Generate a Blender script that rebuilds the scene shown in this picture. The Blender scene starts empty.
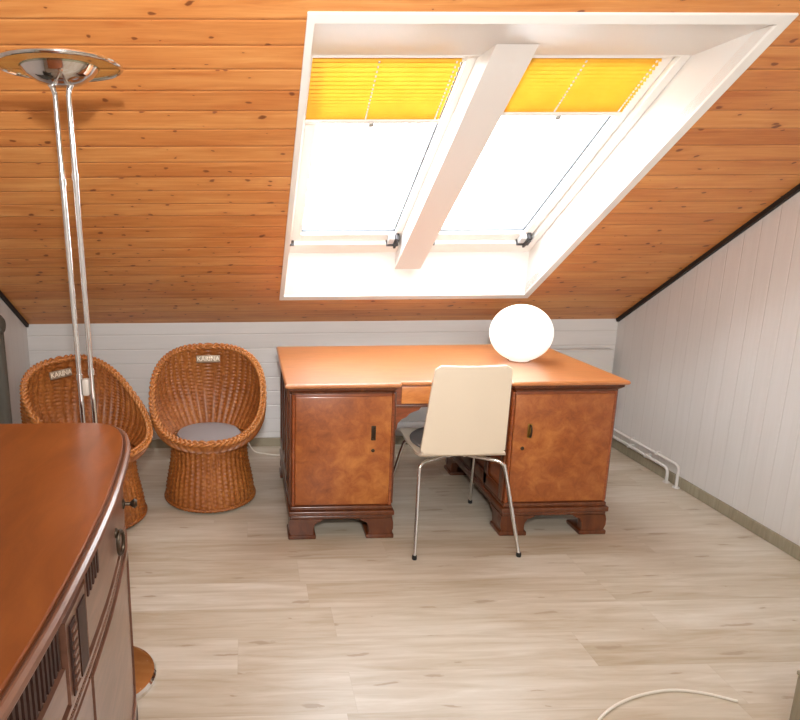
import bpy, bmesh, math, random
from mathutils import Vector, Matrix
from math import sin, cos, pi, radians as R
random.seed(4)
C = bpy.context.scene.collection

# ------------------------------------------------------------------ helpers
def lin(c):
    return tuple(((v/255)/12.92 if v/255 <= .04045 else ((v/255+.055)/1.055)**2.4) for v in c) + (1,)

def tag(o, label=None, cat=None, group=None, kind=None):
    if label: o['label'] = label
    if cat: o['category'] = cat
    if group: o['group'] = group
    if kind: o['kind'] = kind
    return o

def empty(name, loc=(0, 0, 0), rz=0, label=None, cat=None, group=None, kind=None):
    o = bpy.data.objects.new(name, None); C.objects.link(o)
    o.location = loc; o.rotation_euler = (0, 0, rz); o.empty_display_size = .05
    return tag(o, label, cat, group, kind)

def obj(name, bm, mat, parent=None, smooth=True, angle=35):
    bmesh.ops.recalc_face_normals(bm, faces=bm.faces)
    me = bpy.data.meshes.new(name); bm.to_mesh(me); bm.free()
    if smooth:
        for p in me.polygons: p.use_smooth = True
        me.set_sharp_from_angle(angle=R(angle))
    me.materials.append(mat)
    o = bpy.data.objects.new(name, me); C.objects.link(o)
    if parent: o.parent = parent
    return o

def box(bm, x0, x1, y0, y1, z0, z1, bev=0, seg=2, M=None):
    vs = [bm.verts.new((x, y, z)) for z in (z0, z1) for (x, y) in ((x0, y0), (x1, y0), (x1, y1), (x0, y1))]
    fs = [bm.faces.new([vs[i] for i in f]) for f in ((0, 3, 2, 1), (4, 5, 6, 7), (0, 1, 5, 4), (1, 2, 6, 5), (2, 3, 7, 6), (3, 0, 4, 7))]
    if bev:
        es = list({e for f in fs for e in f.edges})
        r = bmesh.ops.bevel(bm, geom=es, offset=bev, segments=seg, profile=.5, affect='EDGES')
        vs = list({v for f in r['faces'] for v in f.verts} | {v for v in vs if v.is_valid})
    if M is not None: bmesh.ops.transform(bm, matrix=M, verts=vs)
    return vs

def bx(*a, **k):
    bm = bmesh.new(); box(bm, *a, **k); return bm

def prism(bm, poly, w0, w1, axis='y'):
    """poly = 2D outline; extruded from w0 to w1 along axis; for 'y' poly is (x,z), 'x' (y,z), 'z' (x,y)"""
    f = {'y': lambda p, w: (p[0], w, p[1]), 'x': lambda p, w: (w, p[0], p[1]), 'z': lambda p, w: (p[0], p[1], w)}[axis]
    a = [bm.verts.new(f(p, w0)) for p in poly]; b = [bm.verts.new(f(p, w1)) for p in poly]
    n = len(poly)
    bm.faces.new(a); bm.faces.new(b[::-1])
    for i in range(n): bm.faces.new((a[i], b[i], b[(i+1) % n], a[(i+1) % n]))
    return a+b

def tube(bm, pts, r, n=10, closed=False, cap=True):
    pts = [Vector(p) for p in pts]; m = len(pts); rings = []
    up = None
    for i, p in enumerate(pts):
        if closed: t = (pts[(i+1) % m]-pts[i-1])
        else: t = pts[min(i+1, m-1)]-pts[max(i-1, 0)]
        t.normalize()
        if up is None:
            up = Vector((0, 0, 1)) if abs(t.z) < .9 else Vector((1, 0, 0))
        up = (up-t*up.dot(t)).normalized(); s = t.cross(up)
        rr = r[i] if isinstance(r, (list, tuple)) else r
        rings.append([bm.verts.new(p+(up*cos(2*pi*k/n)+s*sin(2*pi*k/n))*rr) for k in range(n)])
    for i in range(m if closed else m-1):
        a, b = rings[i], rings[(i+1) % m]
        off = 0
        if closed and i == m-1:
            off = min(range(n), key=lambda q: (a[0].co-b[q].co).length)
        for k in range(n): bm.faces.new((a[k], a[(k+1) % n], b[(k+1+off) % n], b[(k+off) % n]))
    if cap and not closed:
        bm.faces.new(rings[0][::-1]); bm.faces.new(rings[-1])

def tb(pts, r, **k):
    bm = bmesh.new(); tube(bm, pts, r, **k); return bm

def lathe(bm, prof, n=48, c=(0, 0, 0), M=None):
    rings = []; new = []
    for (r, z) in prof:
        if r < 1e-6: ring = [bm.verts.new((c[0], c[1], c[2]+z))]
        else: ring = [bm.verts.new((c[0]+r*cos(2*pi*k/n), c[1]+r*sin(2*pi*k/n), c[2]+z)) for k in range(n)]
        rings.append(ring); new += ring
    for a, b in zip(rings, rings[1:]):
        for k in range(n):
            k2 = (k+1) % n
            if len(a) == 1 and len(b) == 1: continue
            if len(a) == 1: bm.faces.new((a[0], b[k], b[k2]))
            elif len(b) == 1: bm.faces.new((a[k], a[k2], b[0]))
            else: bm.faces.new((a[k], a[k2], b[k2], b[k]))
    if M is not None: bmesh.ops.transform(bm, matrix=M, verts=new)

def lt(prof, **k):
    bm = bmesh.new(); lathe(bm, prof, **k); return bm

def smooth_path(pts, sub=6):
    P = [Vector(p) for p in pts]; out = []
    for i in range(len(P)-1):
        p0, p1, p2, p3 = P[max(i-1, 0)], P[i], P[i+1], P[min(i+2, len(P)-1)]
        for k in range(sub):
            t = k/sub
            out.append(.5*((2*p1)+(-p0+p2)*t+(2*p0-5*p1+4*p2-p3)*t*t+(-p0+3*p1-3*p2+p3)*t**3))
    out.append(P[-1]); return out

# ------------------------------------------------------------------ materials
class NT:
    def __init__(s, name):
        s.m = bpy.data.materials.new(name); s.m.use_nodes = True
        s.t = s.m.node_tree; s.b = s.t.nodes['Principled BSDF']
    def n(s, ty, **k):
        nd = s.t.nodes.new(ty)
        for a, v in k.items():
            if a.startswith('i_'):
                nd.inputs[a[2:].replace('_', ' ')].default_value = v
            else: setattr(nd, a, v)
        return nd
    def l(s, a, b): s.t.links.new(a, b)
    def math(s, op, a, b=None, c=None):
        nd = s.n('ShaderNodeMath', operation=op)
        for i, v in enumerate((a, b, c)):
            if v is None: continue
            if isinstance(v, (int, float)): nd.inputs[i].default_value = v
            else: s.l(v, nd.inputs[i])
        return nd.outputs[0]
    def ramp(s, f, stops):
        r = s.n('ShaderNodeValToRGB'); e = r.color_ramp.elements
        while len(e) < len(stops): e.new(.5)
        for q, (p, c) in zip(e, stops):
            q.position = p; q.color = lin(c) if max(c) > 1 else (*c[:3], 1)
        s.l(f, r.inputs[0]); return r.outputs[0]
    def mix(s, f, a, b, mode='MIX'):
        nd = s.n('ShaderNodeMix', data_type='RGBA', blend_type=mode)
        for i, v in ((0, f), (6, a), (7, b)):
            if isinstance(v, (int, float)): nd.inputs[i].default_value = v
            elif isinstance(v, tuple): nd.inputs[i].default_value = v
            else: s.l(v, nd.inputs[i])
        return nd.outputs[2]
    def bump(s, h, strength=.3, dist=.01):
        nd = s.n('ShaderNodeBump'); nd.inputs['Strength'].default_value = strength; nd.inputs['Distance'].default_value = dist
        s.l(h, nd.inputs['Height']); s.l(nd.outputs[0], s.b.inputs['Normal'])
    def coords(s, scale=(1, 1, 1), kind='Object', rot=(0, 0, 0)):
        tc = s.n('ShaderNodeTexCoord'); mp = s.n('ShaderNodeMapping'); mp.inputs['Scale'].default_value = scale
        mp.inputs['Rotation'].default_value = rot
        s.l(tc.outputs[kind], mp.inputs[0]); return mp.outputs[0]
    def noise(s, v, scale, detail=4, rough=.5, dist=0):
        nd = s.n('ShaderNodeTexNoise'); nd.inputs['Scale'].default_value = scale; nd.inputs['Detail'].default_value = detail
        nd.inputs['Roughness'].default_value = rough; nd.inputs['Distortion'].default_value = dist
        if v is not None: s.l(v, nd.inputs['Vector'])
        return nd.outputs[0]

def plain(name, col, rough=.5, metal=0, bump=0, bscale=200, coat=0, var=.06):
    n = NT(name); n.b.inputs['Roughness'].default_value = rough; n.b.inputs['Metallic'].default_value = metal
    c = lin(col); v = n.coords()
    f = n.noise(v, 6, 3)
    n.l(n.mix(f, tuple(x*(1-var) for x in c[:3])+(1,), tuple(min(1, x*(1+var)) for x in c[:3])+(1,)), n.b.inputs['Base Color'])
    if coat: n.b.inputs['Coat Weight'].default_value = coat; n.b.inputs['Coat Roughness'].default_value = .15
    if bump: n.bump(n.noise(v, bscale, 2), bump, .002)
    return n.m

def boards(name, axis, width, c_dark, c_mid, c_light, groove=.06, rough=.4, knots=True, grain=1.0, lengthaxis=0, bstr=.6, plank_len=None, gcol=None, offs=0.0, coat=0, randamt=.5, knot_col=(70, 30, 12), kdens=1):
    """planks across `axis` of the object's own coordinates, running along lengthaxis"""
    n = NT(name); tc = n.n('ShaderNodeTexCoord'); sp = n.n('ShaderNodeSeparateXYZ'); n.l(tc.outputs['Object'], sp.inputs[0])
    a = n.math('MULTIPLY', n.math('ADD', sp.outputs[axis], offs), 1/width)
    idx = n.math('FLOOR', a); fr = n.math('FRACT', a)
    wn = n.n('ShaderNodeTexWhiteNoise', noise_dimensions='1D'); n.l(idx, wn.inputs['W'])
    rnd = wn.outputs['Value']; L = sp.outputs[lengthaxis]
    if plank_len:
        lp = n.math('ADD', n.math('MULTIPLY', L, 1/plank_len), n.math('MULTIPLY', rnd, 7.3))
        li = n.math('FLOOR', lp); lf = n.math('FRACT', lp)
        w2 = n.n('ShaderNodeTexWhiteNoise', noise_dimensions='2D')
        cb0 = n.n('ShaderNodeCombineXYZ'); n.l(idx, cb0.inputs[0]); n.l(li, cb0.inputs[1]); n.l(cb0.outputs[0], w2.inputs['Vector'])
        rnd2 = w2.outputs['Value']
    else: rnd2 = rnd
    cb = n.n('ShaderNodeCombineXYZ')
    n.l(n.math('ADD', L, n.math('MULTIPLY', rnd2, 31)), cb.inputs[0]); n.l(n.math('MULTIPLY', a, width), cb.inputs[1]); n.l(n.math('MULTIPLY', rnd2, 9), cb.inputs[2])
    def sc(s3):
        mp = n.n('ShaderNodeMapping'); mp.inputs['Scale'].default_value = s3; n.l(cb.outputs[0], mp.inputs[0]); return mp.outputs[0]
    g = n.noise(sc((1.6, 34*grain, 1)), 1.6, 6, .62, .6)
    g2 = n.noise(sc((1.2, 5, 1)), 1.3, 4, .55)
    f = n.math('ADD', n.math('MULTIPLY', g, .6), n.math('ADD', n.math('MULTIPLY', g2, .4), n.math('MULTIPLY', n.math('SUBTRACT', rnd2, .5), randamt*.45)))
    col = n.ramp(f, [(.3, c_dark), (.5, c_mid), (.7, c_light)])
    if knots:
        vo = n.n('ShaderNodeTexVoronoi', voronoi_dimensions='2D', feature='F1'); vo.inputs['Scale'].default_value = 1
        nz = n.noise(sc((8, 20, 1)), 1.5, 3)
        kv = n.n('ShaderNodeVectorMath', operation='MULTIPLY_ADD'); n.l(sc((3.4*kdens, 11, 1)), kv.inputs[0]); kv.inputs[1].default_value = (1, 1, 1)
        cc = n.n('ShaderNodeCombineXYZ'); n.l(n.math('MULTIPLY', nz, .35), cc.inputs[0]); n.l(n.math('MULTIPLY', nz, .35), cc.inputs[1]); n.l(cc.outputs[0], kv.inputs[2])
        n.l(kv.outputs[0], vo.inputs['Vector'])
        spx = n.n('ShaderNodeSeparateColor'); n.l(vo.outputs['Color'], spx.inputs[0])
        thr = n.math('MULTIPLY', n.math('MAXIMUM', n.math('SUBTRACT', spx.outputs[0], .1), 0), .14)
        k = n.math('SUBTRACT', 1, n.math('DIVIDE', n.math('MINIMUM', vo.outputs['Distance'], n.math('ADD', thr, .0001)), n.math('ADD', thr, .0001)))
        k = n.math('MINIMUM', n.math('MULTIPLY', k, 2.5), 1)
        halo = n.math('SUBTRACT', 1, n.math('MINIMUM', n.math('DIVIDE', vo.outputs['Distance'], n.math('MULTIPLY_ADD', thr, 3.5, .001)), 1))
        col = n.mix(n.math('MULTIPLY', halo, .35), col, lin(c_dark))
        col = n.mix(n.math('MULTIPLY', k, .8), col, lin(knot_col))
    e = n.math('MINIMUM', fr, n.math('SUBTRACT', 1, fr))          # 0 at the joint
    if plank_len:
        e2 = n.math('MULTIPLY', n.math('MINIMUM', lf, n.math('SUBTRACT', 1, lf)), plank_len/width)
        e = n.math('MINIMUM', e, e2)
    h = n.math('MINIMUM', n.math('DIVIDE', e, groove), 1)
    if gcol: col = n.mix(n.math('MULTIPLY', n.math('SUBTRACT', 1, n.math('MINIMUM', n.math('DIVIDE', e, groove*.45), 1)), .75), col, lin(gcol))
    n.l(col, n.b.inputs['Base Color']); n.b.inputs['Roughness'].default_value = rough
    if coat: n.b.inputs['Coat Weight'].default_value = coat; n.b.inputs['Coat Roughness'].default_value = .25
    n.bump(n.math('ADD', h, n.math('MULTIPLY', g, .03)), bstr, .005)
    return n.m

def wood(name, c0, c1, c2, scale=(1, 12, 1), rough=.3, coat=.3, burl=False, coatr=.15):
    n = NT(name)
    if burl:
        v = n.coords((1, 1, 1)); f = n.noise(v, 16, 9, .72, .5); g = n.noise(v, 4, 3, .5, .3)
        f = n.math('ADD', n.math('MULTIPLY', f, .62), n.math('MULTIPLY', g, .38))
    else:
        v = n.coords(scale); f = n.noise(v, 3.5, 7, .6, .8)
        g = n.noise(n.coords((1, 1, 1)), 1.7, 2); f = n.math('ADD', n.math('MULTIPLY', f, .65), n.math('MULTIPLY', g, .35))
    n.l(n.ramp(f, [(.34, c0), (.5, c1), (.66, c2)]), n.b.inputs['Base Color'])
    n.b.inputs['Roughness'].default_value = rough; n.b.inputs['Coat Weight'].default_value = coat; n.b.inputs['Coat Roughness'].default_value = coatr
    n.bump(f, .06, .002)
    return n.m

M_PINE = boards('pine ceiling boards', 1, .0985, (186, 108, 52), (210, 138, 74), (228, 164, 98), groove=.07, rough=.45, gcol=(168, 96, 46), coat=.12, offs=.02, randamt=.3, bstr=.5, knot_col=(104, 46, 18), kdens=2.2, grain=.8)
M_FLOOR = boards('whitewashed floor planks', 1, .185, (168, 151, 126), (190, 178, 159), (209, 201, 188), groove=.012, rough=.34, grain=.55, knots=True, plank_len=1.25, gcol=(172, 160, 140), bstr=.1, randamt=.3, knot_col=(160, 142, 120), kdens=.6)
M_WV = boards('white vertical boards', 1, .0985, (212, 208, 204), (217, 213, 209), (221, 217, 214), groove=.05, rough=.38, knots=False, lengthaxis=2, bstr=.3, gcol=(198, 191, 184), randamt=.2, offs=.033)
M_WH = boards('white horizontal boards', 2, .0985, (212, 208, 204), (217, 213, 209), (221, 217, 214), groove=.06, rough=.4, knots=False, bstr=.5, gcol=(196, 189, 182), randamt=.2)
M_WHITE = plain('white paint', (226, 223, 218), .4, var=.01)
M_WFRAME = plain('white window lacquer', (238, 236, 230), .3, var=.01)
M_BASEB = wood('grey oak skirting', (134, 124, 104), (150, 140, 118), (164, 154, 132), rough=.5, coat=0)
M_DARK = plain('black brown strip', (30, 24, 22), .6)
M_DTOP = wood('desk top veneer', (172, 100, 46), (188, 116, 58), (202, 132, 72), (2.2, 10, 1), .42, 1.0, coatr=.32)
M_DTOP.node_tree.nodes['Principled BSDF'].inputs['Coat IOR'].default_value = 1.6
M_DTOP.node_tree.nodes['Principled BSDF'].inputs['Specular IOR Level'].default_value = .8
M_BURL = wood('burl veneer', (116, 56, 20), (152, 82, 34), (184, 114, 54), rough=.34, burl=True, coat=.3)
M_DWOOD = wood('reddish desk frame wood', (104, 48, 20), (134, 66, 30), (156, 84, 42), (3, 3, 14), .3, .4)
M_DMOULD = wood('dark desk moulding wood', (70, 34, 18), (90, 45, 22), (112, 60, 30), (8, 2, 2), .3, .4)
M_APRON = wood('honey apron veneer', (180, 104, 44), (202, 128, 62), (214, 146, 78), (3, 3, 9), .3, .4)
M_SIDE = wood('sideboard top veneer', (114, 57, 20), (132, 70, 28), (148, 82, 36), (5, 1.2, 1), .38, .35, coatr=.34)
M_SBODY = wood('sideboard body wood', (98, 66, 52), (114, 78, 62), (130, 92, 74), (2, 2, 9), .33, .35)
M_SDARK = wood('sideboard recess wood', (44, 20, 14), (54, 26, 18), (66, 34, 22), (2, 2, 9), .6, 0)
M_BRASS = plain('aged brass', (150, 118, 62), .35, 1)
M_IRON = plain('dark bronze', (70, 58, 46), .4, .8)
M_CHROME = plain('chrome', (225, 225, 225), .08, 1, var=.01)
M_CREAM = plain('cream laminate', (220, 204, 182), .35, var=.02)
M_GREYSEAT = plain('grey seat fabric', (112, 106, 104), .8, bump=.4, bscale=500)
M_CUSH = plain('light grey cushion cloth', (146, 140, 140), .9, bump=.5, bscale=400)
M_RUB = plain('black rubber', (25, 25, 25), .6)
M_GREYCH = plain('dark olive grey cloth', (72, 68, 60), .85, bump=.4, bscale=350)
M_RAD = plain('radiator enamel', (214, 210, 206), .35, var=.01)
M_CABLE = plain('white cable plastic', (228, 222, 210), .4)
M_PLATE = plain('pewter plate', (150, 132, 112), .45, .3)
M_PTXT = plain('pale plate lettering', (222, 208, 188), .5)

def wicker_mat():
    n = NT('wicker cane'); tc = n.n('ShaderNodeTexCoord'); v = n.coords((1, 1, 1))
    f = n.noise(v, 55, 4, .6); g = n.noise(v, 5, 3)
    w = n.noise(n.coords((160, 160, 30)), 1, 2)
    f = n.math('ADD', n.math('MULTIPLY', f, .4), n.math('ADD', n.math('MULTIPLY', g, .3), n.math('MULTIPLY', w, .3)))
    n.l(n.ramp(f, [(.32, (106, 54, 18)), (.5, (150, 86, 36)), (.68, (188, 122, 60))]), n.b.inputs['Base Color'])
    n.b.inputs['Roughness'].default_value = .42
    n.bump(n.noise(v, 300, 2), .2, .001)
    return n.m
M_WICK = wicker_mat()
M_BRAID = wood('wicker braid cane', (150, 86, 38), (182, 116, 58), (208, 146, 84), (30, 30, 30), .38, .15)

def glass_mat(name, gloss=.05, col=(1, 1, 1, 1)):
    m = bpy.data.materials.new(name); m.use_nodes = True; t = m.node_tree
    for nd in list(t.nodes): t.nodes.remove(nd)
    o = t.nodes.new('ShaderNodeOutputMaterial'); tr = t.nodes.new('ShaderNodeBsdfTransparent'); gl = t.nodes.new('ShaderNodeBsdfGlossy')
    gl.inputs['Roughness'].default_value = .03; tr.inputs[0].default_value = col
    mx = t.nodes.new('ShaderNodeMixShader'); mx.inputs[0].default_value = gloss
    t.links.new(tr.outputs[0], mx.inputs[1]); t.links.new(gl.outputs[0], mx.inputs[2]); t.links.new(mx.outputs[0], o.inputs[0])
    return m
M_GLASS = glass_mat('window glass')
M_LGLASS = glass_mat('lamp plate glass', col=(.80, .84, .78, 1))

def blind_mat():
    n = NT('yellow pleated cloth')
    n.b.inputs['Roughness'].default_value = .8
    v = n.coords((1, 1, 1)); f = n.noise(v, 9, 3)
    col = n.ramp(f, [(.3, (238, 182, 52)), (.7, (246, 194, 66))])
    n.l(col, n.b.inputs['Base Color'])
    t = n.n('ShaderNodeBsdfTranslucent'); n.l(col, t.inputs[0])
    mx = n.n('ShaderNodeMixShader'); mx.inputs[0].default_value = .08
    o = n.t.nodes['Material Output']
    n.l(n.b.outputs[0], mx.inputs[1]); n.l(t.outputs[0], mx.inputs[2]); n.l(mx.outputs[0], o.inputs[0])
    return n.m
M_BLIND = blind_mat()
def globe_mat():
    n = NT('opal globe'); n.b.inputs['Base Color'].default_value = lin((250, 250, 244)); n.b.inputs['Roughness'].default_value = .25
    n.b.inputs['Emission Color'].default_value = (1, 1, .96, 1); n.b.inputs['Emission Strength'].default_value = GLOBE
    return n.m
GLOBE = .55
M_GLOBE = globe_mat()

# ------------------------------------------------------------------ room frame
XL, XR, YB, YF = -1.46, 2.49, 4.09, -2.4
SL = .632; ZK = .868; ZC = 2.5
YFLAT = YB-(ZC-ZK)/SL
cs = math.hypot(1, SL)
TDIR = Vector((0, -1/cs, SL/cs)); NDIR = Vector((0, SL/cs, 1/cs))
ROOF = Matrix(((1, 0, 0, 0), (0, TDIR.y, NDIR.y, YB), (0, TDIR.z, NDIR.z, ZK), (0, 0, 0, 1)))   # local x, slope distance, depth into roof
VTOP = (ZC-ZK)/TDIR.z
def roofobj(name, bm, mat, parent=None, smooth=True):
    o = obj(name, bm, mat, None, smooth); o.matrix_world = ROOF
    if parent: o.parent = parent
    return o
def S(name, bm, mat, smooth=False, label=None):
    o = obj(name, bm, mat, None, smooth); o['kind'] = 'structure'
    if label: o['label'] = label
    return o

# floor
S('floor', bx(XL-.1, XR+.1, YF-.1, YB+.1, -.08, 0), M_FLOOR, label='whitewashed wood plank floor')
# back knee wall
S('wall_back', bx(XL-.1, XR+.1, YB, YB+.12, 0, ZK+.12), M_WH, label='white low wall of horizontal boards')
def sidewall(name, x0, x1, lab):
    bm = bmesh.new()
    prism(bm, [(YF, 0), (YB, 0), (YB, ZK+.02), (YFLAT, ZC+.02), (YF, ZC+.02)], x0, x1, 'x')
    return S(name, bm, M_WV, label=lab)
sidewall('wall_right', XR, XR+.12, 'white wall of vertical boards under the slope')
sidewall('wall_left', XL-.12, XL, 'white left wall under the slope')
S('wall_front', bx(XL-.1, XR+.1, YF-.12, YF, 0, ZC+.1), M_WV)
# ceiling: sloped, with the skylight opening
OX0, OX1, OV0, OV1 = .213, 1.69, .39, 2.34
bm = bmesh.new()
e = .02
for (x0, x1, v0, v1) in ((XL-.1, OX0, -.05, VTOP+.05), (OX1, XR+.1, -.05, VTOP+.05), (OX0, OX1, -.05, OV0), (OX0, OX1, OV1, VTOP+.05)):
    box(bm, x0, x1, v0, v1, 0, .05)
o = roofobj('ceiling', bm, M_PINE, smooth=False); tag(o, 'sloped ceiling of orange pine boards with knots', kind='structure')
o = S('ceiling_flat', bx(XL-.1, XR+.1, YF-.1, YFLAT+.0, ZC, ZC+.06), M_WHITE)

# skylight lining (shaft) and casing
def Pv(v, d=0): return ROOF @ Vector((0, v, d))
V0i, V1i, DI = .543, 2.01, .207
bm = bmesh.new()
# side linings
for x0, x1 in ((OX0-.02, OX0), (OX1, OX1+.02)):
    prism(bm, [(Pv(OV0)[1], Pv(OV0)[2]), (Pv(V0i-.1, DI+.12)[1], Pv(V0i-.1, DI+.12)[2]), (Pv(V1i+.1, DI+.12)[1], Pv(V1i+.1, DI+.12)[2]), (Pv(OV1)[1], Pv(OV1)[2])], x0, x1, 'x')
# bottom lining (vertical) and top lining (level)
a, b = Pv(OV0), Pv(V0i, DI)
prism(bm, [(a.y, a.z), (b.y, b.z), (b.y+.03, b.z+.02), (a.y+.03, a.z+.02)], OX0-.02, OX1+.02, 'x')
a, b = Pv(OV1), Pv(V1i, DI)
prism(bm, [(a.y, a.z), (b.y, b.z), (b.y, b.z+.03), (a.y, a.z+.03)], OX0-.02, OX1+.02, 'x')
S('trim_1', bm, M_WHITE, label='white lining boards of the skylight shaft')
bm = bmesh.new()
cw = .034
box(bm, OX0-.022, OX1+.036, OV1-.004, OV1+cw, -.008, .004, bev=.002)
box(bm, OX0-.022, OX1+.036, OV0-.045, OV0+.004, -.008, .004, bev=.002)
box(bm, OX0-.022, OX0+.004, OV0, OV1, -.0078, .004, bev=.002)
box(bm, OX1-.004, OX1+.036, OV0, OV1, -.0078, .004, bev=.002)
o = roofobj('trim_2', bm, M_WFRAME, smooth=False); tag(o, 'white casing around the skylight opening', kind='structure')
# rafter
bm = bmesh.new()
a0, a1 = .883, 1.037; dd = .128
yb = 3.75; zt = 2.116
p0 = (yb, ZK+SL*(YB-yb)+dd*cs); ptop_y = YB-(zt-ZK-dd*cs)/SL
p1 = (ptop_y, zt)
prism(bm, [p0, (p0[0], p0[1]+.13), (p1[0]+.19, zt), p1], a0, a1, 'x')
S('trim_3', bm, M_WHITE, label='white boxed rafter between the two skylight windows')
# dark strips where side walls meet the slope
for nm, x0, x1 in (('trim_4', XR-.018, XR), ('trim_5', XL, XL+.018)):
    o = roofobj(nm, bx(x0, x1, .0, VTOP, -.022, 0), M_DARK, smooth=False); tag(o, 'black strip between the side wall and the pine ceiling', kind='structure')
# pine cover strip over the top of the low wall
# baseboards
S('baseboard_back', bx(XL, XR-.014, YB-.014, YB, 0, .062, bev=.003), M_BASEB)
S('baseboard_right', bx(XR-.014, XR, YF, YB-.0, 0, .062, bev=.003), M_BASEB)
S('baseboard_left', bx(XL, XL+.014, YF, YB-.014, 0, .062, bev=.003), M_BASEB)

# ------------------------------------------------------------------ windows
def window(name, x0, x1, hx, lab):
    w = empty(name, ROOF @ Vector(((x0+x1)/2, V0i, DI))); w['kind'] = 'structure'; w['label'] = lab
    inv = Matrix.Translation(w.location).inverted()
    def part(nm, bm, mat, sm=False):
        o = obj(nm, bm, mat, None, sm); o.parent = w; o.matrix_local = inv @ ROOF; return o
    def ring(bm, a, b, c, d, t, tb_, tt, z0, z1, bev=.003):
        box(bm, a, a+t, c, d, z0, z1, bev=bev); box(bm, b-t, b, c, d, z0, z1, bev=bev)
        box(bm, a+t, b-t, c, c+tb_, z0, z1, bev=bev); box(bm, a+t, b-t, d-tt, d, z0, z1, bev=bev)
    f = bmesh.new(); ring(f, x0, x1, V0i-.03, V1i+.06, .038, .125, .07, DI+.001, DI+.075)
    part('frame', f, M_WFRAME)
    s = bmesh.new(); ring(s, x0+.04, x1-.04, V0i+.097, V1i-.012, .052, .062, .05, DI+.026, DI+.085)
    sash = part('sash', s, M_WFRAME)
    # thin grey gasket against the glass
    g = bmesh.new(); ring(g, x0+.092, x1-.092, V0i+.158, V1i-.06, .007, .007, .005, DI+.048, DI+.06, bev=0)
    part('gasket', g, plain('gasket grey', (96, 98, 102), .6))
    p = bmesh.new(); box(p, x0+.09, x1-.09, V0i+.155, V1i-.058, DI+.058, DI+.062)
    part('pane', p, M_GLASS)
    # vent bar shadow gap and hinge fittings
    vb = V0i+.097
    for i, hxx in enumerate(hx):
        h = bmesh.new()
        if i == 0:
            box(h, hxx, hxx+.045, vb-.005, vb+.005, DI-.008, DI+.028, bev=.002)
        else:
            box(h, hxx-.035, hxx+.035, vb-.006, vb+.005, DI-.012, DI+.028, bev=.002)
            box(h, hxx+.012, hxx+.026, vb-.035, vb-.0065, DI-.01, DI+.012, bev=.003)
            box(h, hxx+.006, hxx+.030, vb+.006, vb+.075, DI-.014, DI+.03, bev=.006)
            tube(h, [(hxx+.018, vb+.02, DI-.02), (hxx+.018, vb+.06, DI-.02)], .006, 8)
        part('hinge', h, plain('dark hinge steel', (88, 86, 88), .4, .6), True)
        if i == 1:
            h = bx(hxx-.03, hxx+.004, vb+.006, vb+.066, DI-.006, DI+.03, bev=.004)
            part('hinge_cover', h, plain('light grey plastic', (196, 196, 196), .4))
    return w
window('window_1', OX0+.001, .94, (OX0+.012, .84), 'left skylight window beside the rafter')
window('window_2', .972, OX1-.001, (1.045, 1.605), 'right skylight window beside the rafter')
# filler behind the rafter between both frames
o = roofobj('trim_6', bx(.94, .972, V0i-.03, V1i+.06, DI+.0, DI+.08), M_WFRAME, smooth=False); tag(o, kind='structure')

# ------------------------------------------------------------------ pleated blinds
def blind(x0, x1, v0, label):
    v1, d0 = 1.993, DI+.012
    b = empty('pleated_blind', ROOF @ Vector(((x0+x1)/2, v1, d0)), label=label, cat='blind', group='yellow pleated blinds in the skylight')
    inv = Matrix.Translation(b.location).inverted()
    def part(nm, bm, mat, sm=False):
        o = obj(nm, bm, mat, None, sm); o.parent = b; o.matrix_local = inv @ ROOF; return o
    bm = bmesh.new(); N = 36; rows = []
    for i in range(N+1):
        t = i/N
        v = v0+.012+(v1-v0-.012)*(t**1.35)        # pleats bunch together near the bottom rail
        d = d0+(.009 if i % 2 else -.009)+.005
        rows.append((bm.verts.new((x0+.003, v, d)), bm.verts.new((x1-.003, v, d))))
    for r0, r1 in zip(rows, rows[1:]): bm.faces.new((r0[0], r0[1], r1[1], r1[0]))
    part('pleated_cloth', bm, M_BLIND)
    r = bmesh.new(); box(r, x0, x1, v0-.008, v0+.012, d0-.01, d0+.016, bev=.003)
    rail = part('bottom_rail', r, M_WFRAME)
    k = bmesh.new(); box(k, (x0+x1)/2-.012, (x0+x1)/2+.012, v0-.03, v0-.0085, d0-.012, d0+.002, bev=.004)
    part('pull_tab', k, plain('tab grey plastic', (170, 168, 160), .4), True)
    t = bmesh.new(); box(t, x0, x1, v1-.001, v1+.006, d0-.01, d0+.016, bev=.003)
    part('head_rail', t, M_WFRAME)
    for cx in ((x0+x1)/2-.03, x1-.022):
        c = bmesh.new()
        for i in range(1, N//2):
            t_ = (2*i)/N; v = v0+.012+(v1-v0-.012)*(t_**1.35)
            box(c, cx-.003, cx+.003, v-.004, v+.004, d0-.006, d0-.002)
        part('cord', c, M_WFRAME)
    return b
blind(OX0+.036, .828, 1.647, 'yellow pleated blind half drawn in the left skylight window')
blind(1.068, 1.600, 1.690, 'yellow pleated blind half drawn in the right skylight window')

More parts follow.
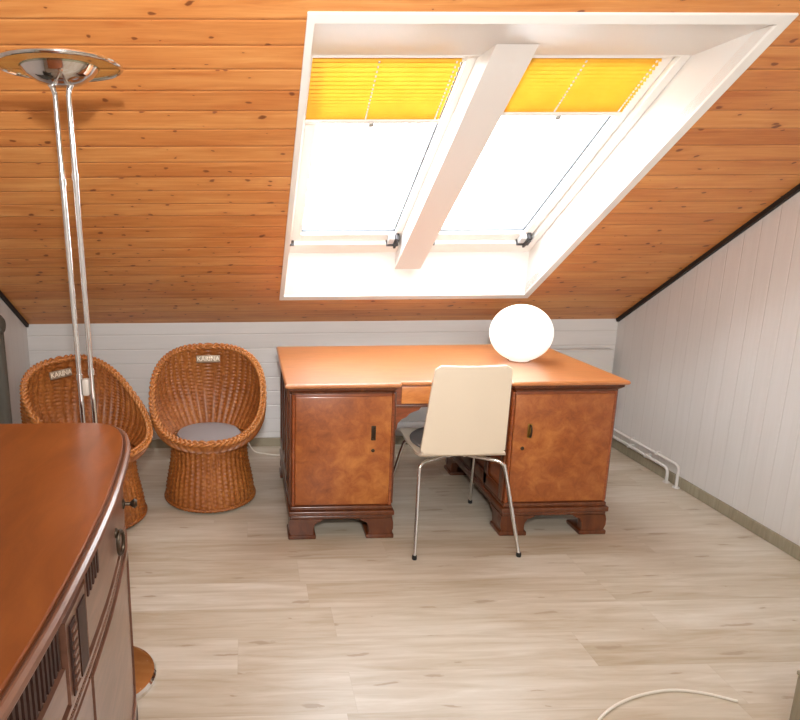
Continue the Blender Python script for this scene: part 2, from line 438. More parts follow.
# ------------------------------------------------------------------ radiator and pipes
rad = empty('panel_radiator', (1.45, 4.05, .13), label='white flat panel radiator on the low wall behind the desk', cat='radiator')
def loc(parent, bm):
    bmesh.ops.transform(bm, matrix=parent.matrix_basis.inverted() if False else Matrix.LocRotScale(parent.location, parent.rotation_euler, None).inverted(), verts=bm.verts); return bm
bm = bx(.45, 2.44, 4.02, 4.07, .185, .662, bev=.006)
obj('panel', loc(rad, bm), M_RAD, rad)
bm = bmesh.new(); box(bm, .45, 2.44, 4.018, 4.07, .13, .182, bev=.004)
obj('bottom_rail', loc(rad, bm), M_RAD, rad)
bm = bmesh.new(); box(bm, .45, 2.442, 4.015, 4.072, .6625, .672, bev=.003)
obj('top_cover', loc(rad, bm), M_RAD, rad)
for bxx in (.7, 2.2):
    obj('bracket', loc(rad, bx(bxx, bxx+.04, 4.0705, 4.0895, .3, .6)), M_RAD, rad)
def pipe(zz, xx, yend, yst, label):
    pts = [(xx, yst, zz), (xx, yend+.03, zz)]
    pts += [(xx, yend+.03*(1-sin(a)), zz-.03*(1-cos(a))) for a in (pi/8, pi/4, 3*pi/8, pi/2)]
    pts += [(xx, yend, .0)]
    p = empty('heating_pipe', (xx, yend, 0), label=label, cat='pipe', group='heating pipes on the right wall')
    obj('tube', loc(p, tb(pts, .0085, n=12)), M_RAD, p)
    for y in (yst-.25, yend+.2):
        obj('clip', loc(p, bx(xx-.011, XR-.001, y, y+.015, zz-.011, zz+.011, bev=.002)), M_RAD, p)
    obj('floor_collar', loc(p, lt([(.009, .0), (.02, .0), (.018, .006), (.009, .007)], c=(xx, yend, 0), n=20)), M_RAD, p)
pipe(.132, 2.463, 3.30, 4.0, 'upper white heating pipe along the right wall')
pipe(.088, 2.455, 3.375, 4.0, 'lower white heating pipe along the right wall')

# ------------------------------------------------------------------ desk
D = empty('pedestal_desk', (.965, 3.2, 0), label='large brown burl wood pedestal desk with glossy orange top', cat='desk')
ZT = .785
def dpart(nm, bm, mat, parent=D, **k): return obj(nm, loc(D, bm), mat, parent, **k)
# desk top with breakfront edge, moulded rim
def offset_outline(o, sb=.035):
    x0, x1, y0, y1 = .165+o, 1.765-o, 2.745+o, 3.665-o
    n0, n1 = .70-o, 1.215+o
    return [(x0, y0), (n0, y0), (n0+.008, y0+sb), (n1-.008, y0+sb), (n1, y0), (x1, y0), (x1, y1), (x0, y1)]
def rim(bm, prof, sb=.035):
    rings = [[bm.verts.new((x, y, z)) for x, y in offset_outline(o, sb)] for o, z in prof]
    n = len(rings[0])
    for a, b in zip(rings, rings[1:]):
        for i in range(n): bm.faces.new((a[i], a[(i+1) % n], b[(i+1) % n], b[i]))
    bm.faces.new(rings[-1]); bm.faces.new(rings[0][::-1])
bm = bmesh.new()
rim(bm, [(.012, ZT-.022), (.004, ZT-.019), (.0, ZT-.013), (.0, ZT-.008), (.003, ZT-.003), (.008, ZT)])
dpart('desktop', bm, M_DTOP, angle=25)
bm = bmesh.new()
rim(bm, [(.034, ZT-.055), (.034, ZT-.048), (.024, ZT-.040), (.016, ZT-.032), (.016, ZT-.0225)], sb=.11)
dpart('cornice', bm, M_DMOULD, angle=25)
ZU = ZT-.0555
BY0, BY1 = 2.785, 3.63
def pedestal(x0, x1, hinge_left):
    nm = 'pedestal'
    p = dpart(nm, bx(x0, x1, BY0, BY1, .17, ZU, bev=.004), M_DWOOD)
    def sub(n, bm, mat, **k): return obj(n, loc(D, bm), mat, p, **k)
    # door
    d = bmesh.new(); box(d, x0+.014, x1-.014, BY0-.011, BY0-.0005, .178, ZU-.012, bev=.005)
    sub('door', d, M_BURL)
    # rounded corner stiles
    for xx in (x0+.007, x1-.007):
        s = bmesh.new(); tube(s, [(xx, BY0-.0, .172), (xx, BY0-.0, ZU-.001)], .0085, 12); sub('corner_stile', s, M_DWOOD)
    # plinth mouldings
    m = bmesh.new()
    for o, z0, z1 in ((.006, .148, .17), (.016, .122, .148), (.008, .104, .122)):
        box(m, x0-o, x1+o, BY0-o-.006, BY1+o, z0, z1, bev=.006, seg=3)
    sub('base_moulding', m, M_DMOULD)
    # side panels of vertical slats (frame and deep panels)
    for sx, xf in ((-1, x0), (1, x1)):
        f = bmesh.new()
        xa, xb = (xf-.012, xf-.0005) if sx < 0 else (xf+.0005, xf+.012)
        ys = [BY0+.03+(BY1-BY0-.06)*k/4 for k in range(5)]
        for y in ys: box(f, xa, xb, y-.022, y+.022, .172, ZU-.001, bev=.004)
        box(f, xa, xb, BY0+.055, BY1-.055, ZU-.06, ZU-.001, bev=.003); box(f, xa, xb, BY0+.055, BY1-.055, .172, .235, bev=.003)
        sub('side_frame', f, M_DMOULD)
    # bracket feet with shoe plates
    for (fx, fy, ix, iy) in ((x0, BY0, 1, 1), (x1, BY0, -1, 1), (x0, BY1, 1, -1), (x1, BY1, -1, -1)):
        ft = bmesh.new()
        X = lambda t: fx+ix*t
        # front bracket: scrolled outline extruded in depth
        prof = [(-.008, .104), (.155, .104), (.138, .092), (.118, .085), (.108, .068), (.104, .045), (.106, .022), (-.004, .022), (-.014, .05), (-.014, .08)]
        pl = [(X(a), z) for a, z in prof]
        y0, y1 = (fy-.012, fy+.028) if iy > 0 else (fy-.028, fy+.006)
        prism(ft, pl, y0, y1, 'y')
        prof2 = [(-.0065, .1035), (.145, .1035), (.128, .090), (.108, .083), (.1, .068), (.098, .045), (.1, .0222), (-.003, .0222), (-.0105, .05), (-.0105, .08)]
        pl2 = [(fy+iy*a, z) for a, z in prof2]
        xa, xb = sorted((X(-.0095), X(.0265)))
        prism(ft, pl2, xa, xb, 'x')
        xa, xb = sorted((X(-.018), X(.118))); ya, yb_ = sorted((fy-iy*.018, fy+iy*.11))
        box(ft, xa, xb, ya, yb_, 0, .0225, bev=.006, seg=2)
        sub('foot', ft, M_DMOULD, angle=30)
    return p
for x0, x1, hx in ((.20, .68, .583), (1.235, 1.73, 1.325)):
    p = pedestal(x0, x1, True)
    def sub(n, bm, mat, **k): return obj(n, loc(D, bm), mat, p, **k)
    # brass drop handle
    h = bmesh.new(); yy = BY0-.0115
    box(h, hx-.011, hx+.011, yy-.003, yy, .503, .575, bev=.0014)
    dh = sub('handle', h, M_BRASS if hx > 1 else M_IRON)
    h = bmesh.new()
    tube(h, smooth_path([(hx, yy-.003, .566), (hx, yy-.016, .562), (hx+.001, yy-.019, .54), (hx, yy-.016, .516), (hx, yy-.004, .512)], 4), .0042, 8)
    sub('handle_grip', h, M_IRON)
    kx = hx-.028 if hx > 1 else hx+.0
    h = lt([(0, -.0), (.009, -.0), (.008, .003), (.004, .005), (0, .005)], n=16, M=Matrix.Translation((kx, yy, .452)) @ Matrix.Rotation(R(90), 4, 'X'))
    sub('escutcheon', h, M_IRON)
# centre apron with drawer and scrolled brackets
AY = 2.83
bm = bmesh.new(); box(bm, .6805, 1.2345, AY-.022, AY-.002, .655, ZT-.0225, bev=.002)
dpart('apron', bm, M_DWOOD)
bm = bmesh.new(); box(bm, .715, 1.20, AY-.030, AY-.0225, .672, ZT-.030, bev=.003)
dpart('drawer', bm, M_APRON)
bm = bmesh.new(); box(bm, .6805, 1.2345, AY-.034, AY-.0225, .655, .6675, bev=.003)
dpart('apron_moulding', bm, M_DMOULD)
for sx, xf in ((1, .6805), (-1, 1.2345)):
    prof = [(0, .6545), (.13, .6545), (.12, .640), (.095, .632), (.075, .622), (.062, .606), (.04, .596), (.022, .575), (.016, .545), (0, .535)]
    bm = bmesh.new(); prism(bm, [(xf+sx*a, z) for a, z in prof], AY-.028, AY-.004, 'y'); dpart('bracket', bm, M_DWOOD)
bm = bmesh.new(); box(bm, .6805, 1.2345, BY1-.03, BY1, .655, ZU, bev=.002); dpart('rear_apron', bm, M_DWOOD)

# ------------------------------------------------------------------ globe lamp
GX, GY = 1.436, 3.20
G = empty('globe_lamp', (GX, GY, ZT), label='white glass globe lamp standing on the desk top', cat='lamp')
prof = []
for k in range(33):
    a = -pi/2+.32+(pi-.32)*k/32
    prof.append((.158*cos(a) if k < 32 else 0, .15+.150*sin(a)))
obj('globe', lt(prof, n=64), M_GLOBE, G)
obj('base', lt([(0, .0005), (.055, .0005), (.058, .004), (.055, .009), (.03, .0095), (0, .0095)], n=40), M_CHROME, G)
obj('power_cord', tb(smooth_path([(.055, .0, .0055), (.12, .12, .0055), (.08, .3, .0055), (.1, .44, .0055), (.1, .472, 0.002), (.1, .482, -.06), (.1, .485, -.5), (.1, .49, -.775)], 6), .0028, n=8), M_CABLE, G)

# ------------------------------------------------------------------ shell chair (cream)
CH = empty('shell_chair', (.985, 2.86, 0), label='cream chair on chrome tube legs, its back to the camera', cat='chair')
def cpart(nm, bm, mat, **k): return obj(nm, loc(CH, bm), mat, CH, **k)
cx = .985
# back rest: rounded trapezoid shell, slightly dished, bent forward at its foot
def shell(bm, rows, th, ncol=16):
    """rows: (halfwidth, cx, y, z, dish)"""
    fr, bk = [], []
    for i, (hw, c, y, z, dish) in enumerate(rows):
        j0, j1 = rows[max(i-1, 0)], rows[min(i+1, len(rows)-1)]
        ty, tz = j1[2]-j0[2], j1[3]-j0[3]; L = math.hypot(ty, tz) or 1
        ny, nz = tz/L, -ty/L
        a, b = [], []
        for k in range(ncol+1):
            s = -1+2*k/ncol
            yy = y+dish*(1-s*s)*ny*-1; zz = z+dish*(1-s*s)*nz*-1
            a.append(bm.verts.new((c+hw*s, yy, zz))); b.append(bm.verts.new((c+hw*s, yy+ny*th, zz+nz*th)))
        fr.append(a); bk.append(b)
    n = len(rows)
    for i in range(n-1):
        for k in range(ncol):
            bm.faces.new((fr[i][k], fr[i][k+1], fr[i+1][k+1], fr[i+1][k])); bm.faces.new((bk[i][k], bk[i+1][k], bk[i+1][k+1], bk[i][k+1]))
        bm.faces.new((fr[i][0], fr[i+1][0], bk[i+1][0], bk[i][0])); bm.faces.new((fr[i][-1], bk[i][-1], bk[i+1][-1], fr[i+1][-1]))
    for q in (0, n-1):
        for k in range(ncol): bm.faces.new((fr[q][k], bk[q][k], bk[q][k+1], fr[q][k+1]))
rows = []
NB = 26
for i in range(NB+1):
    t = i/NB; z = .472+.428*t; y = 2.665-.075*t
    hw = .195-.027*t; c = .972+.001*t
    # corner rounding
    for q, rr in ((t, .018), (1-t, .026)):
        dd_ = q*.43
        if dd_ < rr: hw -= rr-math.sqrt(max(0, rr*rr-(rr-dd_)**2))
    rows.append((hw, c, y, z, .012))
bm = bmesh.new(); shell(bm, rows, .012); cpart('backrest', bm, M_CREAM, angle=50)
rows = []
pth = smooth_path([(2.672, .462), (2.69, .450), (2.74, .444), (2.85, .440), (2.98, .442), (3.06, .444), (3.11, .436)], 4) if False else None
yz = [(2.676, .4685), (2.682, .456), (2.70, .447), (2.74, .442), (2.80, .438), (2.88, .437), (2.96, .440), (3.02, .444), (3.07, .445), (3.10, .441), (3.118, .432)]
for i, (y, z) in enumerate(yz):
    hw = .19+.015*min(1, i/3)
    if i == len(yz)-1: hw -= .045
    elif i == len(yz)-2: hw -= .018
    rows.append((hw, cx, y, z, .0))
bm = bmesh.new(); shell(bm, rows, -.011); cpart('seat_shell', bm, M_CREAM, angle=50)
# grey seat pad
bm = bmesh.new()
prof = []
for (r, z) in ((0, .0), (.175, .0), (.188, .005), (.19, .011), (.182, .018), (.14, .022), (0, .022)): prof.append((r, z))
lathe(bm, prof, n=40, c=(0, 0, 0)); bmesh.ops.transform(bm, matrix=Matrix.Translation((cx, 2.895, .4465)) @ Matrix.Diagonal((1.0, 1.08, 1, 1)), verts=bm.verts)
cpart('seat_pad', bm, M_GREYSEAT)
feet = [(.747, 2.570), (1.232, 2.578), (1.206, 3.142), (.728, 3.13)]
tops = [(.79, 2.70), (1.185, 2.70), (1.175, 3.04), (.80, 3.04)]
for (fx, fy), (tx, ty) in zip(feet, tops):
    s = 1 if tx < cx else -1; v = 1 if ty < 2.9 else -1
    zt_ = .418
    pts = [(fx, fy, .012), (fx+(tx-fx)*.5, fy+(ty-fy)*.5, .21), (tx-.004*s, ty-.006*v, .375), (tx+.006*s, ty+.004*v, .402), (tx+.028*s, ty+.015*v, zt_-.003), (tx+.07*s, ty+.035*v, zt_), (cx-.03*s, ty+.10*v, zt_)]
    cpart('leg', tb([pts[0]]+smooth_path(pts[1:], 6), .0085, n=12), M_CHROME)
    cpart('foot_cap', lt([(0, 0), (.010, 0), (.0115, .004), (.0105, .02), (0, .021)], n=16, c=(fx, fy, 0)), M_RUB)
bm = bmesh.new()
for s in (-1, 1):
    tube(bm, smooth_path([(cx+s*.03, 2.78, .418), (cx+s*.15, 2.80, .421), (cx+s*.172, 2.87, .421), (cx+s*.15, 2.95, .421), (cx+s*.03, 2.96, .418)], 5), .008, 10)
cpart('seat_frame', bm, M_CHROME)

# ------------------------------------------------------------------ wicker tub chairs
def sgp(v, p): return math.copysign(abs(v)**p, v)
def rimP(t):
    h = -cos(t)
    x = .305*sgp(sin(t), .74)
    hh = sgp(h, .86)
    z = .60+.21*hh if h > 0 else .60+.212*hh
    y = .225*hh if h > 0 else .25*hh
    y += .03*sin(t)**2
    return Vector((x, y, z))
def ringP(t):
    return Vector((.216*sin(t), -.216*cos(t)+.0, .340))
def shellP(t, s):
    a, b = ringP(t), rimP(t)
    p = a.lerp(b, s)
    # rises steeply first: bowl outward
    out = Vector((sin(t), -cos(t), 0))
    p += out*(.06*sin(pi*s)*((1-cos(t))/2)**.7)
    p.z -= .02*sin(pi*s)*(1+cos(t))/2
    return p
def wicker_chair(loc_, rz, label):
    w = empty('wicker_chair', loc_, rz, label=label, cat='chair', group='wicker tub chairs by the low wall')
    NT_, NS = 52, 46
    def weave(fn, nt, ns, amp=.0042, sub=6, vs=2):
        bm = bmesh.new(); A, B = nt*sub, ns*vs; V = []
        for j in range(B+1):
            row = []
            for i in range(A):
                t = 2*pi*i/A; s = j/B
                p = fn(t, s)
                e1 = fn(t+.01, s)-p; e2 = fn(t, min(s+.01, 1))-fn(t, min(s+.01, 1)-.01)
                nn = e1.cross(e2)
                nn = nn.normalized() if nn.length > 1e-9 else Vector((0, 0, 0))
                ph = (j//vs) % 2
                st = cos(2*pi*i/(sub*2)+pi*ph)
                rib = cos(2*pi*i/sub)
                row.append(bm.verts.new(p+nn*amp*(.6*rib+.5*st*(1 if j % 2 else .2))+nn*(-.0016 if j % vs == 0 else .0012)))
            V.append(row)
        for j in range(B):
            for i in range(A): bm.faces.new((V[j][i], V[j][(i+1) % A], V[j+1][(i+1) % A], V[j+1][i]))
        return bm
    sh = obj('woven_tub', weave(shellP, 46, 44, amp=.0055), M_WICK, w, angle=80)
    md = sh.modifiers.new('thick', 'SOLIDIFY'); md.thickness = .012; md.offset = 0
    pr = [(0.0, .244), (.03, .246), (.08, .241), (.15, .228), (.22, .214), (.28, .209), (.335, .216)]
    def baseP(t, s):
        z = .335*s
        for (z0, r0), (z1, r1) in zip(pr, pr[1:]):
            if z0 <= z <= z1+1e-6: r = r0+(r1-r0)*(z-z0)/(z1-z0); break
        return Vector((r*sin(t), -r*cos(t), z))
    obj('woven_base', weave(baseP, 44, 30, amp=.005), M_WICK, w, angle=80)
    def braid(fn, k, a, r, n, sx=1):
        bm = bmesh.new()
        for q in range(3):
            pts = []
            for i in range(n):
                t = 2*pi*i/n; p = fn(t); tg = (fn(t+.01)-fn(t-.01)).normalized()
                out = (p-Vector((0, 0, .6 if sx else p.z))); out = (out-tg*out.dot(tg)).normalized(); bn = tg.cross(out)
                ph = k*t+2*pi*q/3
                pts.append(p+out*a*sin(ph)*1.15+bn*a*.62*sin(2*ph))
            tube(bm, pts, r, 6, closed=True)
        return bm
    obj('braided_rim', braid(rimP, 26, .0115, .0074, 380), M_BRAID, w, angle=80)
    obj('braided_foot', braid(lambda t: Vector((.248*sin(t), -.248*cos(t), .0125)), 26, .004, .0065, 320, 0), M_WICK, w, angle=80)
    obj('waist_band', braid(lambda t: Vector((.219*sin(t), -.219*cos(t), .330)), 24, .004, .0045, 300, 0), M_WICK, w, angle=80)
    obj('seat_disc', lt([(0, .342), (.20, .342), (.206, .337), (.20, .330), (0, .330)], n=40), M_WICK, w)
    # small name plate near the top of the back
    p = rimP(pi); q = shellP(pi, .86)
    pl = bx(-.068, .068, -.004, .004, -.021, .021, bev=.003)
    Mx = Matrix.Translation((0, q.y-.030, q.z-.008)) @ Matrix.Rotation(R(-8), 4, 'X')
    bmesh.ops.transform(pl, matrix=Mx, verts=pl.verts)
    plate = obj('name_plate', pl, M_PLATE, w)
    tc = bpy.data.curves.new('t', 'FONT'); tc.body = 'KARINA'; tc.size = .036; tc.align_x = 'CENTER'; tc.align_y = 'CENTER'; tc.extrude = .0008; tc.offset = .0004
    to = bpy.data.objects.new('t', tc); C.objects.link(to); bpy.context.view_layer.update()
    me = bpy.data.meshes.new_from_object(to.evaluated_get(bpy.context.evaluated_depsgraph_get()))
    bpy.data.objects.remove(to)
    bm = bmesh.new(); bm.from_mesh(me)
    bmesh.ops.transform(bm, matrix=Mx @ Matrix.Translation((0, -.0046, 0)) @ Matrix.Rotation(R(90), 4, 'X'), verts=bm.verts)
    obj('lettering', bm, M_PTXT, plate, smooth=False)
    return w
def cushion(loc_, label):
    bm = lt([(0, .0), (.13, .0), (.170, .005), (.178, .016), (.170, .027), (.13, .034), (.06, .037), (0, .037)], n=48)
    c = obj('seat_cushion', bm, M_CUSH); c.location = loc_
    tag(c, label, 'cushion', 'round cushions in the wicker chairs')
    return c
W2 = (-.226, 3.30, .008)
w2 = wicker_chair(W2, R(2), 'wicker tub chair nearest the desk, facing straight into the room')
cushion((W2[0], W2[1], .3505), 'light grey round cushion in the wicker chair nearest the desk')
W1 = (-.805, 3.06, .008); rz1 = R(54)
w1 = w2.copy(); C.objects.link(w1); w1.location = W1; w1.rotation_euler = (0, 0, rz1)
w1['label'] = 'wicker tub chair in the corner, turned right behind the chrome floor lamp'
for ch in list(w2.children):
    c = ch.copy(); C.objects.link(c); c.parent = w1
    for g in ch.children:
        d = g.copy(); C.objects.link(d); d.parent = c
cushion((W1[0], W1[1], .3505), 'grey round cushion in the wicker chair behind the floor lamp')

# ------------------------------------------------------------------ floor lamp
LB = Vector((-.478, 1.84, 0)); LT = Vector((-.503, 1.83, 1.878))
L = empty('floor_lamp', LB, label='tall chrome uplighter floor lamp with twin poles and glass dish', cat='lamp')
def lpart(nm, bm, mat, parent=L, **k): return obj(nm, loc(L, bm), mat, parent, **k)
lpart('base', lt([(0, 0), (.148, 0), (.153, .005), (.153, .018), (.146, .026), (.13, .029), (0, .030)], n=64, c=LB), M_CHROME)
ax = (LT-LB).normalized()
for s in (-1, 1):
    a = LB+Vector((s*.018, 0, .0295)); b = LT+Vector((s*.018, 0, 0))
    pts = [a, a.lerp(b, .5), b]
    pts = [a, b-ax*.03, b+Vector((s*.004, 0, -.012)), b+Vector((s*.012, .0, .0))]
    pl = lpart('pole', tb(pts, .0078, n=14), M_CHROME)
    for f in (.555, .86):
        q = a.lerp(b, f+(.008 if s > 0 else 0)); bm = tb([q-ax*.009, q+ax*.009], .0098, n=14); obj('collar', loc(L, bm), M_CHROME, pl)
q = LB.lerp(LT, .545)
lpart('dimmer_switch', bx(q.x-.0100, q.x+.0100, q.y-.012, q.y+.012, q.z-.026, q.z+.026, bev=.005), plain('switch grey plastic', (170, 158, 146), .4))
lpart('bowl', lt([(0, -.008), (.03, -.006), (.06, .003), (.088, .020), (.105, .040), (.102, .040), (.085, .024), (.058, .008), (0, -.003)], n=56, c=LT), M_CHROME)
lpart('glass_plate', lt([(.1055, .034), (.1055, .040), (.160, .046), (.160, .040), (.1055, .034)], n=64, c=LT), M_LGLASS)
rg = [(LT.x+.163*cos(2*pi*k/64), LT.y+.163*sin(2*pi*k/64), LT.z+.043) for k in range(64)]
lpart('rim_ring', tb(rg, .0062, n=10, closed=True), M_CHROME)
lpart('bulb_tube', tb([LT+Vector((-.05, 0, .03)), LT+Vector((.05, 0, .03))], .006, n=10), M_WHITE)

# ------------------------------------------------------------------ sideboard
SB = empty('sideboard', (-.56, 1.0, 0), label='bow-fronted reddish brown sideboard in the left foreground', cat='sideboard')
def spart(nm, bm, mat, parent=SB, **k): return obj(nm, loc(SB, bm), mat, parent, **k)
XBK = -.86; SZ = .95
half = [(1.0, -.2745), (1.1, -.2755), (1.2, -.278), (1.3, -.284), (1.4, -.292), (1.48, -.300), (1.54, -.309), (1.59, -.320), (1.635, -.335), (1.67, -.353), (1.697, -.375), (1.717, -.402), (1.728, -.435), (1.732, -.48)]
front = [Vector((x, 2.0-y, 0)) for y, x in half[:0:-1]]+[Vector((x, y, 0)) for y, x in half]
front = smooth_path(front, 4)
def outl(o):
    """outline inset by o"""
    pts = []
    n = len(front)
    for i, p in enumerate(front):
        t = (front[min(i+1, n-1)]-front[max(i-1, 0)]).normalized(); nn = Vector((-t.y, t.x, 0))
        pts.append(p+nn*o)
    y1 = pts[-1].y; y0 = pts[0].y
    return pts+[Vector((XBK+o*.3, y1, 0)), Vector((XBK+o*.3, y0, 0))]
def sring(bm, prof):
    rings = [[bm.verts.new((p.x, p.y, z)) for p in outl(o)] for o, z in prof]
    n = len(rings[0])
    for a, b in zip(rings, rings[1:]):
        for i in range(n): bm.faces.new((a[i], a[(i+1) % n], b[(i+1) % n], b[i]))
    bm.faces.new(rings[-1]); bm.faces.new(rings[0][::-1])
bm = bmesh.new(); sring(bm, [(.020, SZ-.012), (.019, SZ-.004), (.021, SZ)]); spart('top', bm, M_SIDE, angle=30)
bm = bmesh.new(); sring(bm, [(.030, SZ-.044), (.022, SZ-.040), (.010, SZ-.034), (.006, SZ-.028), (.010, SZ-.025), (.003, SZ-.022), (.0, SZ-.016), (.002, SZ-.009), (.008, SZ-.005), (.012, SZ-.0045), (.0185, SZ-.0125)])
spart('top_moulding', bm, M_SBODY, angle=25)
BO = .036
bm = bmesh.new(); sring(bm, [(BO, .135), (BO, SZ-.0445)]); spart('body', bm, M_SBODY, angle=30)
bm = bmesh.new(); sring(bm, [(BO-.012, .09), (BO-.016, .10), (BO-.016, .12), (BO-.006, .134)]); spart('plinth', bm, M_SDARK, angle=30)
def strip(bm, y0, y1, z0, z1, th, off=BO, bulge=0, n=14):
    """a slab following the bowed front between two positions along its length"""
    pts = []
    seq = outl(off-.0006)[:-2]; seq2 = outl(off-th)[:-2]
    def at(seq, y):
        for a, b in zip(seq, seq[1:]):
            if a.y <= y <= b.y: f = (y-a.y)/max(1e-9, b.y-a.y); return a.lerp(b, f)
        return seq[-1] if y > seq[-1].y else seq[0]
    A, B = [], []
    for k in range(n+1):
        y = y0+(y1-y0)*k/n; A.append(at(seq, y)); B.append(at(seq2, y))
    rows = [(A, z0), (B, z0), (B, z1), (A, z1)]
    V = [[bm.verts.new((p.x, p.y, z)) for p in r] for r, z in rows]
    for q in range(4):
        a, b = V[q], V[(q+1) % 4]
        for k in range(n): bm.faces.new((a[k], a[k+1], b[k+1], b[k]))
    bm.faces.new([V[q][0] for q in range(4)]); bm.faces.new([V[q][-1] for q in range(4)][::-1])
def st(nm, args, mat, parent=SB, **k):
    bm = bmesh.new()
    for a in args: strip(bm, *a, **k)
    return spart(nm, bm, mat, parent)
def mir(y0, y1): return (2-y1, 2-y0)
# waist moulding (cord) all along the front
st('waist_moulding', [(.34, 1.66, .706, .716, .010), (.34, 1.66, .686, .694, .010)], M_SBODY, n=60)
bm = bmesh.new()
seqw = outl(BO-.006)[:-2]
seqw = [p for p in seqw if .36 < p.y < 1.64]
acc = 0
for a, b in zip(seqw, seqw[1:]):
    L_ = (b-a).length; k = 0
    while acc < L_:
        p = a.lerp(b, acc/L_)
        lathe(bm, [(0, -.005), (.004, -.0035), (.0055, 0), (.004, .0035), (0, .005)], n=6, c=(p.x, p.y, .700)); acc += .012
    acc -= L_
spart('bead_moulding', bm, M_BRAID if False else M_SBODY)
for y0, y1 in ((1.02, 1.60), (.40, .885)):
    dr = st('drawer', [(y0, y1, .735, .895 if y0 > 1 else .800, .010)], M_SBODY)
    for hy, knob in () if y0 < 1 else ((1.33, 0), ((1.50, 1) if y0 > 1 else (.50, 1))):
        seq = outl(BO-.0105)[:-2]; p = min(seq, key=lambda q: abs(q.y-hy))
        i = seq.index(p); t = (seq[i+1]-seq[i-1]).normalized(); nn = Vector((t.y, -t.x, 0))
        if knob:
            Mx = Matrix.Translation((p.x, p.y, .800)) @ nn.to_track_quat('Z', 'Y').to_matrix().to_4x4()
            h = lt([(0, 0), (.013, 0), (.013, .003), (.005, .006), (.0045, .018), (.010, .024), (.0125, .030), (.008, .036), (0, .037)], n=20, M=Mx)
            spart('knob', h, M_IRON, dr)
        else:
            h = bmesh.new(); c0 = p+nn*.007; c0.z = .808
            tube(h, [c0+(t*.95+nn*.2)*.019*sin(a)+nn*.004+Vector((0, 0, -.024+.028*cos(a))) for a in [2*pi*k/28 for k in range(28)]], .0042, 8, closed=True)
            lathe(h, [(0, 0), (.012, 0), (.011, .004), (.006, .008), (0, .009)], n=16, M=Matrix.Translation((p.x, p.y, .808)) @ nn.to_track_quat('Z', 'Y').to_matrix().to_4x4())
            spart('ring_pull', h, M_IRON, dr)
    do = st('door', [(y0, y1, .165, .675, .008)], M_SBODY)
    st('door_frame', [(y0, y0+.03, .165, .675, .006), (y1-.03, y1, .165, .675, .006), (y0+.03, y1-.03, .165, .20, .006), (y0+.03, y1-.03, .645, .675, .006)], M_SBODY, do, off=BO-.0082)
# pilasters with dark fluted recesses
for y0, y1 in ((.895, 1.01),):
    pi_ = st('pilaster', [(y0, y1, .14, .68, .012), (y0, y1, .722, .875, .012)], M_SBODY)
    st('pilaster_recess', [(y0+.012, y0+.042, .73, .862, .003), (y0+.058, y1-.012, .73, .862, .003)], M_SDARK, pi_, off=BO-.0122)
    bm = bmesh.new(); strip_n = 3
    for k in range(8):
        zz = .738+k*.0155
        strip(bm, y0+.016, y0+.038, zz, zz+.006, .004, off=BO-.0152)
    spart('pilaster_carving', bm, M_SBODY, pi_)
# centre section: fluted frieze and panel
fl = st('frieze', [(.905, .995, .735, .83, .008), (.90, .998, .84, .895, .006)], M_SBODY) if False else None
bm = bmesh.new()
k = 0; y = .36
while y < .885:
    strip(bm, y, y+.008, .806, .886, .005, n=2); y += .0165
spart('fluted_frieze', bm, M_SDARK)
bm = bmesh.new()
for y in (1.03, 1.05, 1.07, 1.09, 1.11):
    strip(bm, y, y+.009, .836, .884, .013, n=2)
spart('carved_ornament', bm, M_SDARK)
# bracket feet
for yy in (1.62, .38):
    for xx in (-.43, -.80):
        bm = bmesh.new(); box(bm, xx-.05, xx+.05, yy-.05, yy+.05, 0, .09, bev=.012, seg=3); spart('foot', bm, M_SDARK)

# ------------------------------------------------------------------ dark grey padded chair at the left edge
GC = empty('padded_chair', (-1.24, 2.42, 0), label='dark grey padded high-back chair with rolled top at the left wall', cat='chair')
def gpart(nm, bm, mat=M_GREYCH, **k): return obj(nm, loc(GC, bm), mat, GC, **k)
gpart('backrest', bx(-1.43, -1.035, 2.58, 2.645, .40, 1.075, bev=.02, seg=3))
bm = tb([(-1.435, 2.61, 1.093), (-1.425, 2.61, 1.093), (-1.04, 2.61, 1.093), (-1.028, 2.61, 1.093)], [.03, .044, .044, .03], n=20); gpart('headrest', bm)
gpart('seat', bx(-1.44, -1.035, 2.16, 2.579, .36, .46, bev=.03, seg=3))
for xx in (-1.41, -1.07):
    for yy in (2.19, 2.60): gpart('leg', bx(xx-.018, xx+.018, yy-.018, yy+.018, 0, .362 if yy < 2.5 else .402, bev=.004), M_SDARK)

# ------------------------------------------------------------------ cables and the low box
c = obj('power_cable', tb(smooth_path([(.9, 1.30, .004), (.97, 1.46, .004), (1.056, 1.60, .004), (1.19, 1.685, .004), (1.348, 1.725, .004), (1.46, 1.712, .004), (1.549, 1.672, .004)], 8), .0042, n=10), M_CABLE)
tag(c, 'thin white cable curving over the bare floor in the right foreground', 'cable')
c = obj('power_cable', tb(smooth_path([(-.02, 4.06, .10), (-.01, 4.04, .05), (.03, 3.98, .006), (.10, 3.93, .005), (.19, 3.90, .005), (.30, 3.93, .005), (.42, 3.98, .005)], 8), .0045, n=10), M_CABLE)
tag(c, 'white cable at the foot of the low wall between wicker chair and desk', 'cable')
b = empty('storage_box', (1.73, 1.46, 0), label='low beige wooden box cut off by the right photo edge', cat='box')
obj('box_body', loc(b, bx(1.625, 1.83, 1.35, 1.572, 0, .18, bev=.004)), M_BASEB, b)
obj('box_lid', loc(b, bx(1.622, 1.833, 1.347, 1.575, .1805, .195, bev=.004)), M_BASEB, b)

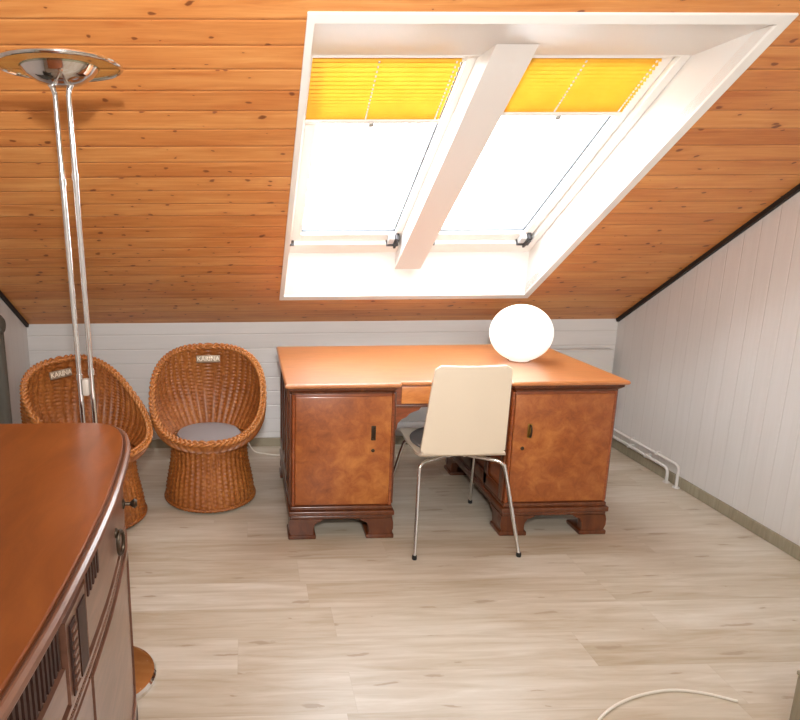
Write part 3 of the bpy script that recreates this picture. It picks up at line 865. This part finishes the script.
# ------------------------------------------------------------------ light
W = bpy.data.worlds.new('sky'); bpy.context.scene.world = W; W.use_nodes = True
bg = W.node_tree.nodes['Background']; bg.inputs[0].default_value = (.88, .95, 1, 1); bg.inputs[1].default_value = 13.0
def area(name, loc_, target, size, power, col=(1, 1, 1), sizey=None):
    l = bpy.data.lights.new(name, 'AREA'); l.energy = power; l.size = size; l.color = col
    if sizey: l.shape = 'RECTANGLE'; l.size_y = sizey
    o = bpy.data.objects.new(name, l); C.objects.link(o); o.location = loc_
    o.rotation_euler = (Vector(target)-Vector(loc_)).to_track_quat('-Z', 'Y').to_euler(); return o
area('rear_fill', (.5, -1.3, 2.42), (.6, -.6, 0), 1.2, 92, (1, .98, .95))  # added fill lamp, unseen behind the camera, lifts the room's overall brightness
sl_ = bpy.data.lights.new('camera_flash', 'SPOT'); sl_.energy = 235; sl_.spot_size = R(105); sl_.spot_blend = .9; sl_.shadow_soft_size = .04
so = bpy.data.objects.new('camera_flash', sl_); C.objects.link(so); so.location = (.02, -.05, 1.90)
so.rotation_euler = (Vector((.45, 3, 1.9))-so.location).to_track_quat('-Z', 'Y').to_euler()

# ------------------------------------------------------------------ camera
th, yaw, roll = R(12.275), R(1.4228), R(-.32)
fwd = Vector((sin(yaw)*cos(th), cos(yaw)*cos(th), -sin(th))); r0 = Vector((cos(yaw), -sin(yaw), 0)); u0 = r0.cross(fwd)
r2 = cos(roll)*r0+sin(roll)*u0; u2 = -sin(roll)*r0+cos(roll)*u0
cam = bpy.data.cameras.new('camera'); co = bpy.data.objects.new('camera', cam); C.objects.link(co)
m = Matrix((r2, u2, -fwd)).transposed().to_4x4(); m.translation = (0, 0, 1.5); co.matrix_world = m
cam.sensor_fit = 'HORIZONTAL'; cam.sensor_width = 36; cam.lens = 622.5/800*36; cam.shift_x = (400-263.86)/800; cam.clip_start = .05
sc = bpy.context.scene; sc.camera = co
sc.view_settings.view_transform = 'Standard'; sc.view_settings.look = 'None'; sc.view_settings.gamma = 1; sc.view_settings.exposure = 0.08
try: sc.view_settings.use_curve_mapping = False
except Exception: pass
